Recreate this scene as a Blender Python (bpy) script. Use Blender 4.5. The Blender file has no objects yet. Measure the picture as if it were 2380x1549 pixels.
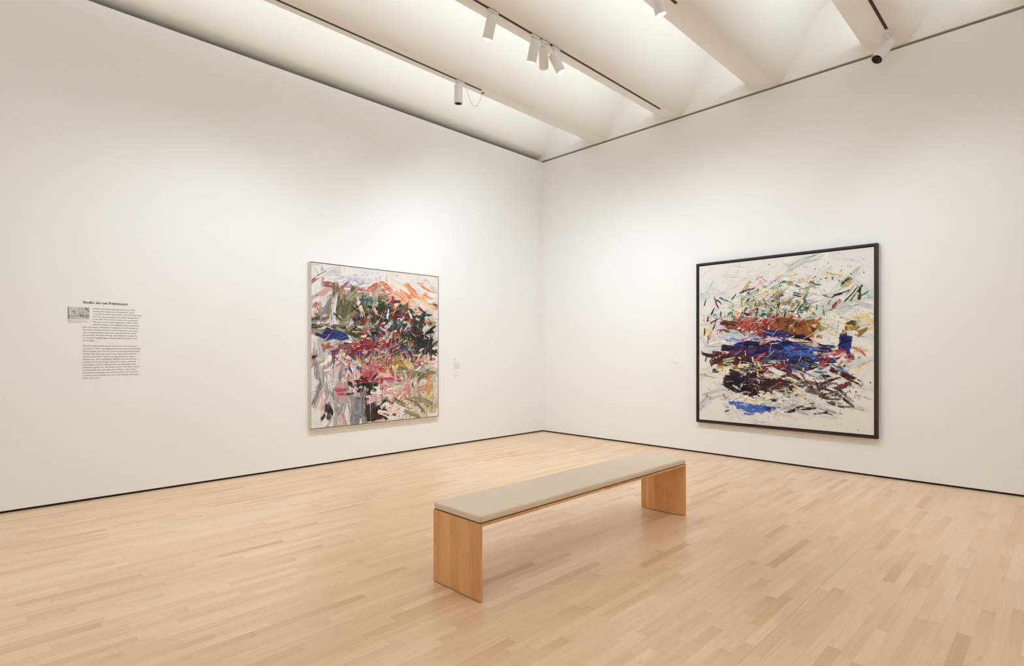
import bpy, bmesh, math, random
import numpy as np
from mathutils import Vector, Matrix

S = bpy.context.scene
COL = S.collection

# ------------------------------------------------------------------ camera, world, exposure
cam_d = bpy.data.cameras.new('camera')
cam = bpy.data.objects.new('camera', cam_d)
COL.objects.link(cam)
cam_d.sensor_width = 36.0
cam_d.lens = 1296.0 / 2380.0 * 36.0
cam_d.shift_y = 41.5 / 2380.0
cam_d.clip_start = 0.05
cam.location = (-6.9749, -6.2577, 1.35)
cam.rotation_euler = (math.radians(90), 0, math.radians(45.0773 - 90.0))
S.camera = cam

world = bpy.data.worlds.new('world')
S.world = world
world.use_nodes = True
world.node_tree.nodes['Background'].inputs[0].default_value = (1, .95, .9, 1)
world.node_tree.nodes['Background'].inputs[1].default_value = 0.0

S.view_settings.view_transform = 'Standard'
S.view_settings.look = 'None'
S.view_settings.exposure = 0.14
S.view_settings.gamma = 1.0
S.view_settings.use_curve_mapping = False
S.cycles.max_bounces = 11
S.cycles.diffuse_bounces = 9
S.cycles.glossy_bounces = 3
S.cycles.adaptive_threshold = .02
S.cycles.sample_clamp_indirect = 6.0
S.cycles.caustics_reflective = False
S.cycles.caustics_refractive = False

WARM = (.88, 1.0, 1.12)       # spotlight colour
COVE_STRENGTH = 7.6
H = 4.512                     # wall height
X0, Y0 = -11.0, -11.0         # far ends of the room, behind the camera
PERIOD = 1.265
LIPS = [.415 - PERIOD * k for k in range(10)]     # y of each ceiling shell's leading lip
TRACK_Y = [-1.175, -2.44, -3.705, -4.97, -6.235, -7.5]


# ------------------------------------------------------------------ helpers
def lin(c):
    def f(v):
        v /= 255.0
        return v / 12.92 if v <= .04045 else ((v + .055) / 1.055) ** 2.4
    return tuple(f(v) for v in c)


def mat(name, rgb=(200, 200, 200), rough=.5, spec=.5, metal=0.0, linear=None):
    m = bpy.data.materials.new(name)
    m.use_nodes = True
    b = m.node_tree.nodes['Principled BSDF']
    c = linear if linear else lin(rgb)
    b.inputs['Base Color'].default_value = (*c, 1)
    b.inputs['Roughness'].default_value = rough
    b.inputs['Specular IOR Level'].default_value = spec
    b.inputs['Metallic'].default_value = metal
    return m


def nd(m, t, **kw):
    n = m.node_tree.nodes.new(t)
    for k, v in kw.items():
        setattr(n, k, v)
    return n


def ln(m, a, b):
    m.node_tree.links.new(a, b)


def math_node(m, op, a, b=None, c=None):
    n = nd(m, 'ShaderNodeMath', operation=op)
    for i, v in enumerate((a, b, c)):
        if v is None:
            continue
        if isinstance(v, (int, float)):
            n.inputs[i].default_value = v
        else:
            ln(m, v, n.inputs[i])
    return n.outputs[0]


def mesh_obj(name, verts, faces, m=None, parent=None, smooth=False):
    me = bpy.data.meshes.new(name)
    me.from_pydata([tuple(v) for v in verts], [], faces)
    me.update()
    if smooth:
        me.polygons.foreach_set('use_smooth', [True] * len(me.polygons))
    o = bpy.data.objects.new(name, me)
    COL.objects.link(o)
    if m:
        me.materials.append(m)
    if parent:
        o.parent = parent
    return o


def bm_obj(name, bm, m=None, parent=None, smooth=False, fix=True):
    if fix:
        bmesh.ops.recalc_face_normals(bm, faces=bm.faces)
    me = bpy.data.meshes.new(name)
    bm.to_mesh(me)
    bm.free()
    if smooth:
        me.polygons.foreach_set('use_smooth', [True] * len(me.polygons))
    o = bpy.data.objects.new(name, me)
    COL.objects.link(o)
    if m:
        me.materials.append(m)
    if parent:
        o.parent = parent
    return o


def add_box(bm, lo, hi, bevel=0.0, seg=2):
    r = bmesh.ops.create_cube(bm, size=1.0)
    vs = r['verts']
    for v in vs:
        v.co = Vector([lo[i] + (v.co[i] + .5) * (hi[i] - lo[i]) for i in range(3)])
    if bevel:
        es = list({e for v in vs for e in v.link_edges})
        bmesh.ops.bevel(bm, geom=es, offset=bevel, segments=seg, affect='EDGES', profile=.5)


def box(name, lo, hi, m, parent=None, bevel=0.0, seg=2, smooth=False):
    bm = bmesh.new()
    add_box(bm, lo, hi, bevel, seg)
    return bm_obj(name, bm, m, parent, smooth)


def frame_to(d):
    d = Vector(d).normalized()
    return d.to_track_quat('Z', 'Y').to_matrix().to_4x4()


def add_lathe(bm, prof, n=32, mtx=Matrix(), close=False):
    rings = []
    for r, z in prof:
        if r < 1e-6:
            rings.append([bm.verts.new(mtx @ Vector((0, 0, z)))])
        else:
            rings.append([bm.verts.new(mtx @ Vector((r * math.cos(2 * math.pi * i / n), r * math.sin(2 * math.pi * i / n), z))) for i in range(n)])
    for a, b in zip(rings[:-1], rings[1:]):
        for i in range(n):
            j = (i + 1) % n
            if len(a) == 1:
                bm.faces.new((a[0], b[i], b[j]))
            elif len(b) == 1:
                bm.faces.new((a[i], a[j], b[0]))
            else:
                bm.faces.new((a[i], a[j], b[j], b[i]))


def add_tube(bm, pts, r, n=8):
    pts = [Vector(p) for p in pts]
    rings = []
    for i, p in enumerate(pts):
        t = (pts[min(i + 1, len(pts) - 1)] - pts[max(i - 1, 0)]).normalized()
        u = t.cross(Vector((.31, .17, .93))).normalized()
        w = t.cross(u)
        rings.append([bm.verts.new(p + r * (math.cos(2 * math.pi * k / n) * u + math.sin(2 * math.pi * k / n) * w)) for k in range(n)])
    for a, b in zip(rings[:-1], rings[1:]):
        for k in range(n):
            bm.faces.new((a[k], a[(k + 1) % n], b[(k + 1) % n], b[k]))
    bm.faces.new(rings[0])
    bm.faces.new(rings[-1])


def thing(name, label, cat, loc=(0, 0, 0), group=None):
    o = bpy.data.objects.new(name, None)
    o.empty_display_size = .1
    COL.objects.link(o)
    o.location = loc
    o['label'] = label
    o['category'] = cat
    if group:
        o['group'] = group
    return o


def struct(o, label=None):
    o['kind'] = 'structure'
    if label:
        o['label'] = label
    return o


def spot(name, parent, pos, target, watts, angle=75, blend=1.0, radius=.03, color=WARM):
    d = bpy.data.lights.new(name, 'SPOT')
    d.energy = watts
    d.color = color
    d.spot_size = math.radians(angle)
    d.spot_blend = blend
    d.shadow_soft_size = radius
    o = bpy.data.objects.new(name, d)
    COL.objects.link(o)
    q = (Vector(target) - Vector(pos)).to_track_quat('-Z', 'Y')
    o.rotation_euler = q.to_euler()
    if parent:
        o.parent = parent
        o.location = Vector(pos) - Vector(parent.location)
    else:
        o.location = pos
    return o


# ------------------------------------------------------------------ materials of the room
def paint_material(name, rgb):
    """matt emulsion with a very faint roller mottling"""
    m = mat(name, rgb, rough=.75, spec=.25)
    b = m.node_tree.nodes['Principled BSDF']
    g = nd(m, 'ShaderNodeNewGeometry')
    n = nd(m, 'ShaderNodeTexNoise')
    n.inputs['Scale'].default_value = 90
    n.inputs['Detail'].default_value = 0
    ln(m, g.outputs['Position'], n.inputs['Vector'])
    ln(m, math_node(m, 'MULTIPLY_ADD', n.outputs[0], .12, .69), b.inputs['Roughness'])
    return m


M_WALL = paint_material('white_wall_paint', (238, 237, 236))
M_CEIL = paint_material('white_ceiling_plaster', (238, 237, 234))
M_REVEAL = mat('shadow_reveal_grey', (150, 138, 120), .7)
M_BLACK = mat('black_base_shadow_gap', (20, 17, 15), .5, .3)
M_WHITE = mat('white_powder_coat', (232, 230, 228), .4)
M_SLOT = mat('dark_track_slot', (58, 46, 38), .55, .3)
M_DARK = mat('black_baffle', (14, 13, 12), .35)


def floor_material():
    W = .057
    m = mat('maple_strip_floor', rough=.3)
    b = m.node_tree.nodes['Principled BSDF']
    g = nd(m, 'ShaderNodeNewGeometry')
    sp = nd(m, 'ShaderNodeSeparateXYZ')
    ln(m, g.outputs['Position'], sp.inputs[0])
    x, y = sp.outputs[0], sp.outputs[1]
    yr = math_node(m, 'DIVIDE', y, W)
    row = math_node(m, 'FLOOR', yr)
    fy = math_node(m, 'FRACT', yr)
    wn = nd(m, 'ShaderNodeTexWhiteNoise', noise_dimensions='1D')
    ln(m, row, wn.inputs['W'])
    wn2 = nd(m, 'ShaderNodeTexWhiteNoise', noise_dimensions='1D')
    ln(m, math_node(m, 'ADD', row, 311.7), wn2.inputs['W'])
    L = math_node(m, 'MULTIPLY_ADD', wn2.outputs['Value'], .5, .34)
    xo = math_node(m, 'MULTIPLY_ADD', wn.outputs['Value'], 7.0, x)
    # uneven board lengths inside a row
    wob = math_node(m, 'MULTIPLY', math_node(m, 'SINE', math_node(m, 'MULTIPLY', xo, 2.3)), .16)
    xr = math_node(m, 'DIVIDE', math_node(m, 'ADD', xo, wob), L)
    brd = math_node(m, 'FLOOR', xr)
    fx = math_node(m, 'FRACT', xr)
    cv = nd(m, 'ShaderNodeCombineXYZ')
    ln(m, row, cv.inputs[0])
    ln(m, brd, cv.inputs[1])
    wb = nd(m, 'ShaderNodeTexWhiteNoise', noise_dimensions='2D')
    ln(m, cv.outputs[0], wb.inputs['Vector'])
    rnd = wb.outputs['Value']
    ramp = nd(m, 'ShaderNodeValToRGB')
    el = ramp.color_ramp.elements
    stops = [(0.0, (205, 168, 129)), (.03, (213, 178, 140)), (.12, (219, 186, 149)), (.45, (223, 191, 154)), (.75, (225, 195, 159)), (1.0, (230, 201, 167))]
    el[0].position, el[0].color = stops[0][0], (*lin(stops[0][1]), 1)
    el[1].position, el[1].color = stops[-1][0], (*lin(stops[-1][1]), 1)
    for p, c in stops[1:-1]:
        e = el.new(p)
        e.color = (*lin(c), 1)
    ln(m, rnd, ramp.inputs[0])
    # grain
    gx = math_node(m, 'MULTIPLY_ADD', rnd, 37.0, math_node(m, 'MULTIPLY', x, 2.2))
    gy = math_node(m, 'MULTIPLY', y, 45.0)
    gv = nd(m, 'ShaderNodeCombineXYZ')
    ln(m, gx, gv.inputs[0])
    ln(m, gy, gv.inputs[1])
    ln(m, math_node(m, 'MULTIPLY', row, 3.7), gv.inputs[2])
    gn = nd(m, 'ShaderNodeTexNoise')
    gn.inputs['Scale'].default_value = 1.0
    gn.inputs['Detail'].default_value = 5
    gn.inputs['Distortion'].default_value = .6
    ln(m, gv.outputs[0], gn.inputs['Vector'])
    gr = math_node(m, 'MULTIPLY_ADD', gn.outputs[0], .26, .87)
    # mineral streaks and knots
    kv = nd(m, 'ShaderNodeCombineXYZ')
    ln(m, math_node(m, 'MULTIPLY_ADD', rnd, 91.0, math_node(m, 'MULTIPLY', x, 5.0)), kv.inputs[0])
    ln(m, math_node(m, 'MULTIPLY', y, 26.0), kv.inputs[1])
    ln(m, math_node(m, 'MULTIPLY', row, 9.1), kv.inputs[2])
    kn = nd(m, 'ShaderNodeTexNoise')
    kn.inputs['Scale'].default_value = 1.0
    kn.inputs['Detail'].default_value = 3
    kn.inputs['Distortion'].default_value = 1.2
    ln(m, kv.outputs[0], kn.inputs['Vector'])
    kr = nd(m, 'ShaderNodeMapRange')
    kr.inputs['From Min'].default_value = .66
    kr.inputs['From Max'].default_value = .82
    kr.inputs['To Min'].default_value = 0
    kr.inputs['To Max'].default_value = .6
    ln(m, kn.outputs[0], kr.inputs[0])
    # seams
    ey = math_node(m, 'MINIMUM', fy, math_node(m, 'SUBTRACT', 1.0, fy))
    ex = math_node(m, 'MULTIPLY', math_node(m, 'MINIMUM', fx, math_node(m, 'SUBTRACT', 1.0, fx)), L)
    sy = nd(m, 'ShaderNodeMapRange')
    sy.inputs['From Min'].default_value = 0
    sy.inputs['From Max'].default_value = .022
    sy.inputs['To Min'].default_value = .87
    sy.inputs['To Max'].default_value = 1
    ln(m, ey, sy.inputs[0])
    sx = nd(m, 'ShaderNodeMapRange')
    sx.inputs['From Min'].default_value = 0
    sx.inputs['From Max'].default_value = .0018
    sx.inputs['To Min'].default_value = .78
    sx.inputs['To Max'].default_value = 1
    ln(m, ex, sx.inputs[0])
    # one opened joint running the length of the room
    oj = nd(m, 'ShaderNodeMapRange')
    oj.inputs['From Min'].default_value = .0006
    oj.inputs['From Max'].default_value = .0022
    oj.inputs['To Min'].default_value = .72
    oj.inputs['To Max'].default_value = 1
    ln(m, math_node(m, 'ABSOLUTE', math_node(m, 'ADD', y, 92 * W)), oj.inputs[0])
    ox = nd(m, 'ShaderNodeMapRange')
    ox.inputs['From Min'].default_value = -2.1
    ox.inputs['From Max'].default_value = -1.6
    ln(m, x, ox.inputs[0])
    ojx = math_node(m, 'MAXIMUM', oj.outputs[0], ox.outputs[0])
    f = math_node(m, 'MULTIPLY', math_node(m, 'MULTIPLY', gr, sy.outputs[0]), math_node(m, 'MULTIPLY', sx.outputs[0], ojx))
    # flame figure inside the boards
    fv = nd(m, 'ShaderNodeCombineXYZ')
    ln(m, math_node(m, 'MULTIPLY_ADD', rnd, 53.0, math_node(m, 'MULTIPLY', x, 9.0)), fv.inputs[0])
    ln(m, math_node(m, 'MULTIPLY', y, 24.0), fv.inputs[1])
    ln(m, math_node(m, 'MULTIPLY', row, 5.3), fv.inputs[2])
    fn = nd(m, 'ShaderNodeTexNoise')
    fn.inputs['Scale'].default_value = 1.0
    fn.inputs['Detail'].default_value = 2
    fn.inputs['Distortion'].default_value = 1.0
    ln(m, fv.outputs[0], fn.inputs['Vector'])
    ring = math_node(m, 'SINE', math_node(m, 'MULTIPLY', fn.outputs[0], 70.0))
    f = math_node(m, 'MULTIPLY', f, math_node(m, 'MULTIPLY_ADD', ring, .018, 1.0))
    # some boards redden towards one end
    wb2 = nd(m, 'ShaderNodeTexWhiteNoise', noise_dimensions='3D')
    cv3 = nd(m, 'ShaderNodeCombineXYZ')
    ln(m, row, cv3.inputs[0])
    ln(m, brd, cv3.inputs[1])
    cv3.inputs[2].default_value = 7.7
    ln(m, cv3.outputs[0], wb2.inputs['Vector'])
    pick = math_node(m, 'GREATER_THAN', wb2.outputs['Value'], .86)
    red = math_node(m, 'MULTIPLY', math_node(m, 'MULTIPLY', pick, .26), math_node(m, 'POWER', fx, 3.0))
    mx = nd(m, 'ShaderNodeMix', data_type='RGBA', blend_type='MIX')
    ln(m, math_node(m, 'MAXIMUM', kr.outputs[0], red), mx.inputs[0])
    ln(m, ramp.outputs[0], mx.inputs[6])
    mx.inputs[7].default_value = (*lin((170, 126, 94)), 1)
    vm = nd(m, 'ShaderNodeVectorMath', operation='SCALE')
    ln(m, mx.outputs[2], vm.inputs[0])
    ln(m, f, vm.inputs['Scale'])
    ln(m, vm.outputs[0], b.inputs['Base Color'])
    b.inputs['Roughness'].default_value = .28
    b.inputs['Specular IOR Level'].default_value = .5
    return m


def wood_material(name='pale_maple_veneer'):
    """vertical grain in staves glued side by side; object coordinates: y across, z along"""
    m = mat(name, rough=.42, spec=.35)
    b = m.node_tree.nodes['Principled BSDF']
    tc = nd(m, 'ShaderNodeTexCoord')
    sp = nd(m, 'ShaderNodeSeparateXYZ')
    ln(m, tc.outputs['Object'], sp.inputs[0])
    x, y, z = sp.outputs
    st = math_node(m, 'FLOOR', math_node(m, 'DIVIDE', math_node(m, 'ADD', y, .03), .085))
    wn = nd(m, 'ShaderNodeTexWhiteNoise', noise_dimensions='1D')
    ln(m, math_node(m, 'MULTIPLY_ADD', math_node(m, 'FLOOR', math_node(m, 'MULTIPLY', x, 1.5)), 17.3, st), wn.inputs['W'])
    cv = nd(m, 'ShaderNodeCombineXYZ')
    ln(m, math_node(m, 'MULTIPLY', x, 3.0), cv.inputs[0])
    ln(m, math_node(m, 'MULTIPLY', y, 55.0), cv.inputs[1])
    ln(m, math_node(m, 'MULTIPLY_ADD', wn.outputs['Value'], 40.0, math_node(m, 'MULTIPLY', z, 3.2)), cv.inputs[2])
    n = nd(m, 'ShaderNodeTexNoise')
    n.inputs['Scale'].default_value = 1.0
    n.inputs['Detail'].default_value = 6
    n.inputs['Distortion'].default_value = .8
    ln(m, cv.outputs[0], n.inputs['Vector'])
    # cathedral figure
    cv2 = nd(m, 'ShaderNodeCombineXYZ')
    ln(m, math_node(m, 'MULTIPLY', x, 2.0), cv2.inputs[0])
    ln(m, math_node(m, 'MULTIPLY', y, 15.0), cv2.inputs[1])
    ln(m, math_node(m, 'MULTIPLY_ADD', wn.outputs['Value'], 9.0, math_node(m, 'MULTIPLY', z, .9)), cv2.inputs[2])
    n2 = nd(m, 'ShaderNodeTexNoise')
    n2.inputs['Scale'].default_value = 1.0
    n2.inputs['Detail'].default_value = 1
    ln(m, cv2.outputs[0], n2.inputs['Vector'])
    band = math_node(m, 'FRACT', math_node(m, 'MULTIPLY', n2.outputs[0], 11.0))
    line = nd(m, 'ShaderNodeMapRange')
    line.inputs['From Min'].default_value = 0
    line.inputs['From Max'].default_value = .16
    line.inputs['To Min'].default_value = .78
    line.inputs['To Max'].default_value = 1
    ln(m, band, line.inputs[0])
    ramp = nd(m, 'ShaderNodeValToRGB')
    el = ramp.color_ramp.elements
    el[0].position, el[0].color = 0.2, (*lin((208, 156, 104)), 1)
    el[1].position, el[1].color = .85, (*lin((240, 192, 138)), 1)
    ln(m, math_node(m, 'MULTIPLY_ADD', wn.outputs['Value'], .45, math_node(m, 'MULTIPLY', n.outputs[0], .6)), ramp.inputs[0])
    vm = nd(m, 'ShaderNodeVectorMath', operation='SCALE')
    ln(m, ramp.outputs[0], vm.inputs[0])
    ln(m, line.outputs[0], vm.inputs['Scale'])
    ln(m, vm.outputs[0], b.inputs['Base Color'])
    return m


# ------------------------------------------------------------------ room shell
struct(box('floor', (X0 - .2, Y0 - .2, -.1), (.2, .2, 0), floor_material()))
struct(box('wall_left', (X0 - .1, 0, .019), (0.1, .12, H), M_WALL))
struct(box('wall_right', (0, Y0 - .1, .019), (.12, 0, H), M_WALL))
struct(box('wall_back', (X0 - .12, Y0 - .1, 0), (X0, .8, 5.6), M_WALL))
struct(box('wall_near', (X0 - .1, Y0 - .12, 0), (.3, Y0, 5.6), M_WALL))
struct(box('base_shadow_gap_left', (X0, .006, 0), (0.006, .1, .019), M_BLACK))  # black strips stand in for the shaded gap below both walls
struct(box('base_shadow_gap_right', (.006, Y0, 0), (.1, .006, .019), M_BLACK))

# wave-shaped ceiling: each shell starts at a lip, bellies down and rises behind the next lip
PROF = [(0, 4.69), (.08, 4.63), (.16, 4.58), (.25, 4.545), (.325, 4.535), (.40, 4.545), (.47, 4.60), (.53, 4.685), (.59, 4.80), (.65, 4.935),
        (.71, 5.06), (.78, 5.165), (.88, 5.26), (1.0, 5.325), (1.15, 5.375), (1.3, 5.40), (1.61, 5.41)]


def catmull(p, n=5):
    out = []
    for i in range(len(p) - 1):
        p0, p1, p2, p3 = (p[max(i - 1, 0)], p[i], p[i + 1], p[min(i + 2, len(p) - 1)])
        for k in range(n):
            t = k / n
            out.append(tuple(.5 * (2 * b + (c - a) * t + (2 * a - 5 * b + 4 * c - d) * t * t + (3 * b - a - 3 * c + d) * t ** 3)
                             for a, b, c, d in zip(p0, p1, p2, p3)))
    out.append(p[-1])
    return out


bm = bmesh.new()
CURVE = catmull(PROF)
XA, XB = X0, .0


def strip(bm, pts, lip, smooth):
    prev = None
    for d, z in pts:
        cur = (bm.verts.new((XA, lip - d, z)), bm.verts.new((XB, lip - d, z)))
        if prev:
            f = bm.faces.new((prev[0], prev[1], cur[1], cur[0]))
            f.smooth = smooth
        prev = cur


# the first shell runs on flat behind the head of the left wall and leaves a gap there
FIRST = [(-.70, 4.64), (-.45, 4.605), (-.30, 4.60), (-.17, 4.60), (-.08, 4.607), (0, 4.630), (.05, 4.668), (.10, 4.74), (.15, 4.845), (.20, 4.955),
         (.26, 5.06), (.34, 5.165), (.45, 5.26), (.58, 5.325), (.73, 5.375), (.88, 5.40), (1.19, 5.41)]
strip(bm, catmull(FIRST), 0.0, True)
for lip in LIPS[1:]:
    strip(bm, CURVE, lip, True)
    strip(bm, [(0, 4.69), (0, 4.70), (.03, 4.705), (.34, 4.715), (.34, 5.42)], lip, False)
# slab closing the plenum, end plane above the right wall with its soffit
for q in ([(X0 - .1, .9, 5.45), (.3, .9, 5.45), (.3, Y0 - .1, 5.45), (X0 - .1, Y0 - .1, 5.45)],
          [(X0, .8, 4.2), (.3, .8, 4.2), (.3, .8, 5.45), (X0, .8, 5.45)],
          [(0, .8, 4.543), (0, Y0, 4.543), (0, Y0, 5.45), (0, .8, 5.45)],
          [(0, .8, 4.543), (.16, .8, 4.543), (.16, Y0, 4.543), (0, Y0, 4.543)]):
    bm.faces.new([bm.verts.new(v) for v in q])
ceiling = struct(bm_obj('ceiling', bm, M_CEIL, fix=False))
# recessed grey reveal between the right wall and the ceiling's end plane
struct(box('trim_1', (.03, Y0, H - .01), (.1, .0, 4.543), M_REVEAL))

M_COVE = bpy.data.materials.new('cove_light_diffuser')
M_COVE.use_nodes = True
nt = M_COVE.node_tree
nt.nodes.remove(nt.nodes['Principled BSDF'])
em = nt.nodes.new('ShaderNodeEmission')
em.inputs[0].default_value = (.92, 1.0, 1.05, 1)
em.inputs[1].default_value = COVE_STRENGTH
nt.links.new(em.outputs[0], nt.nodes['Material Output'].inputs[0])
for lip in LIPS[1:9]:
    # linear lamp lying in the cove behind each lip
    box('cove_lamp', (X0 + .1, lip - .26, 4.72), (-.25, lip - .20, 4.75), M_COVE, ceiling)

# ------------------------------------------------------------------ lighting tracks and spotlights
tracks = [
    (0, X0 + .3, -2.435, 'recessed lighting track nearest the left wall, ending by a small ceiling rosette'),
    (1, X0 + .3, -.412, 'longest recessed lighting track, carrying the close group of three spotlights'),
    (2, X0 + .3, -2.30, 'lighting track whose end reaches the top edge of the picture'),
    (3, X0 + .3, -.46, 'recessed lighting track ending at the right wall above the dark framed painting'),
    (5, X0 + .3, -.46, 'lighting track over the near part of the room, beyond the frame'),
]
for k, xa, xb, lab in tracks:
    y = TRACK_Y[k]
    t = thing('lighting_track', lab, 'track', ((xa + xb) / 2, y, 4.535), 'lighting tracks set in the ceiling shells')
    hx = (xb - xa) / 2
    bm = bmesh.new()
    for s in (-1, 1):
        add_box(bm, (-hx, s * .0160 - .0020, -.003), (hx, s * .0160 + .0020, -.0005))
    add_box(bm, (hx - .002, -.018, -.003), (hx + .003, .018, -.0005))
    bm_obj('housing', bm, M_WHITE, t)
    box('slot', (-hx, -.0140, -.002), (hx - .002, .0140, -.0005), M_SLOT, t)  # flat strip; the slot's shaded depth is put into its dark colour

M_LENS = bpy.data.materials.new('lit_spotlight_lens')
M_LENS.use_nodes = True
nt = M_LENS.node_tree
nt.nodes.remove(nt.nodes['Principled BSDF'])
em = nt.nodes.new('ShaderNodeEmission')
em.inputs[0].default_value = (1, .97, .92, 1)
em.inputs[1].default_value = 22
M_LENS.cycles.emission_sampling = 'NONE'      # the lamp behind each lens does the lighting
nt.links.new(em.outputs[0], nt.nodes['Material Output'].inputs[0])


def track_spot(label, x, k, top, d, L=.21, lit=None, R=.049, baffle=False, name='track_spotlight'):
    """x: adapter centre on track k; top: centre of the housing's upper end; d: axis; lit: (target, watts, angle)"""
    y = TRACK_Y[k]
    t = thing(name, label, 'spotlight', (x, y, 4.529), 'white cylindrical track spotlights')
    base = Vector(t.location)
    top = Vector(top) - base
    d = Vector(d).normalized()
    bm = bmesh.new()
    add_box(bm, (-.061, -.016, -.015), (.061, .016, 0), .004)
    add_box(bm, (-.050, -.020, -.022), (-.010, .020, -.008), .003)
    bm_obj('adapter', bm, M_WHITE, t)
    bm = bmesh.new()
    for px, r in ((.012, .003), (.035, .004), (.047, .0035)):
        add_lathe(bm, [(0, -.0165), (r, -.0165), (r, -.013)], 12, Matrix.Translation((px, 0, 0)))
    bm_obj('set_screw', bm, M_REVEAL, t)
    bm = bmesh.new()
    add_tube(bm, [(-.03, 0, -.015), (-.03, 0, -.04), Vector((-.03, 0, -.04)).lerp(top, .6), top + d * .012], .008, 10)
    add_lathe(bm, [(0, -.062), (.012, -.060), (.014, -.05), (.014, -.036), (.010, -.03), (0, -.03)], 14, Matrix.Translation((-.03, 0, 0)))
    bm_obj('stem', bm, M_WHITE, t, True)
    mtx = Matrix.Translation(top) @ frame_to(d)
    bm = bmesh.new()
    prof = [(0, .0), (R - .012, .0), (R - .005, .0025), (R - .001, .008), (R, .014), (R, L), (R - .003, L + .001), (R - .0055, L), (R - .0065, L - .035), (0, L - .035)]
    add_lathe(bm, prof, 40, mtx)
    o = bm_obj('housing', bm, M_WHITE, t, True)
    e = o.modifiers.new('edge', 'EDGE_SPLIT')
    e.split_angle = math.radians(40)
    bm = bmesh.new()
    if lit:
        add_lathe(bm, [(R - .0058, L - .003), (R - .009, L + .001), (R - .02, L + .005), (0, L + .008)], 32, mtx)
        bm_obj('lens', bm, M_LENS, t, True)
        tip = base + top + d * (L + .022)
        spot('lamp', t, tip, lit[0], lit[1], lit[2])
    elif baffle:
        add_lathe(bm, [(R - .0052, L + .0005), (R - .009, L - .004), (R - .014, L - .004), (R - .020, L - .016), (R - .026, L - .018), (R - .034, L - .027), (0, L - .028)], 32, mtx)
        bm_obj('baffle', bm, M_DARK, t, True)
        bm = bmesh.new()
        add_lathe(bm, [(.009, L - .026), (.010, L - .022), (.007, L - .020), (0, L - .0185)], 20, mtx)
        bm_obj('lens', bm, mat('smoked_lens', (40, 38, 34), .15), t, True)
    return t


LW, RW = (-3.15, 0, 1.5), (0, -3.8, 1.55)     # centres of the two paintings
A = track_spot('unlit white spotlight hanging straight down near the left wall, with a cord', -2.77, 0, (-2.795, -1.175, 4.475), (.02, .03, -1), .215, name='track_spotlight')
track_spot('lit white spotlight alone on its track, left of the group of three', -3.42, 1, (-3.43, -2.445, 4.485), (.02, .36, -.93), .21, ((-4.2, 0, .1), 100, 118))
track_spot('lit white spotlight, leftmost of the close group of three, tilted left', -2.835, 1, (-2.84, -2.45, 4.490), (.08, .36, -.92), .212, ((-1.0, 0, .8), 175, 115))
track_spot('white spotlight in the middle of the close group of three, showing no light', -2.69, 1, (-2.715, -2.44, 4.465), (.60, .50, -.62), .213)
track_spot('lit white spotlight, rightmost of the close group of three, tilted right', -2.52, 1, (-2.57, -2.44, 4.445), (.34, -.28, -.89), .205, ((0, -2.4, .5), 114, 115))
track_spot('lit white spotlight cut off by the top edge of the picture', -2.66, 2, (-2.663, -3.705, 4.4875), (.27, -.1, -.955), .205, ((0, -3.8, .5), 102, 115))
track_spot('white spotlight with black open end, hanging by the right wall above the dark framed painting', -.395, 3, (-.262, -4.96, 4.497), (-.52, .33, -.79), .262, None, .055, True)
# unseen spotlights added out of the frame to brighten the walls and floor
for x, k, tgt, w in ((-4.9, 1, (-5.2, 0, 0.02), 104), (-6.3, 2, (-6.2, 0, .2), 78), (-1.9, 3, (0, -6.0, .3), 62),
                     (-8.0, 3, (-11, -4.6, 1.5), 130), (-8.0, 5, (-11, -8.0, 1.5), 130), (-3.0, 5, (-3.0, -11, 1.5), 130), (-6.5, 5, (-6.5, -11, 1.5), 130),
                     (-4.6, 3, (-4.4, -4.4, 0), 52), (-7.2, 3, (-7.0, -4.6, 0), 50), (-2.6, 5, (-2.6, -6.2, 0), 45)):
    track_spot('added white spotlight on a track beyond the frame', x, k, (x, TRACK_Y[k], 4.46), Vector(tgt) - Vector((x, TRACK_Y[k], 4.46)), .21, (tgt, w, 100 if tgt[2] else 125))

# dark ring and lens in the mouth of the hanging unlit spotlight, its cord and the rosette
top = Vector((-2.795, -1.175, 4.475)) - A.location
mtx = Matrix.Translation(top) @ frame_to((.02, .03, -1))
bm = bmesh.new()
add_lathe(bm, [(.034, .213), (.032, .205), (.02, .196), (0, .194)], 32, mtx)
bm_obj('baffle', bm, M_DARK, A, True)
bm = bmesh.new()
add_lathe(bm, [(.0395, .2135), (.041, .2125), (.0425, .2135)], 32, mtx)
bm_obj('ring', bm, M_SLOT, A, True)
ROS = Vector((-2.37, -1.135, 4.535))
for s, sag in ((-.006, .20), (.007, .185)):
    a = Vector((-2.80, -1.19, 4.46)) - A.location
    b = ROS + Vector((.0, s, .0)) - A.location
    pts = []
    for i in range(25):
        t = i / 24
        p = a.lerp(b, t)
        # a short stiff run to the adapter's end, then a free loop
        u = max(0, (t - .28) / .72)
        p.z -= sag * (4 * u * (1 - u)) ** 1.15 if t > .28 else 0
        p.y += s
        p.z += .02 * math.sin(min(t / .28, 1) * math.pi) * (1 if t < .28 else 0)
        pts.append(p)
    bm = bmesh.new()
    add_tube(bm, pts, .0022, 6)
    bm_obj('cord', bm, M_WHITE, A, True)
ro = thing('ceiling_rosette', 'small round ceiling cap where the thin white cord enters, past the short track', 'ceiling cap', ROS)
bm = bmesh.new()
add_lathe(bm, [(.018, .006), (.019, -.004), (.027, -.006), (.029, -.003), (.029, .010)], 28)
bm_obj('rim', bm, M_WHITE, ro, True)
bm = bmesh.new()
add_lathe(bm, [(.0185, -.0015), (0, -.0015)], 24)
bm_obj('hole', bm, M_SLOT, ro)

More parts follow.
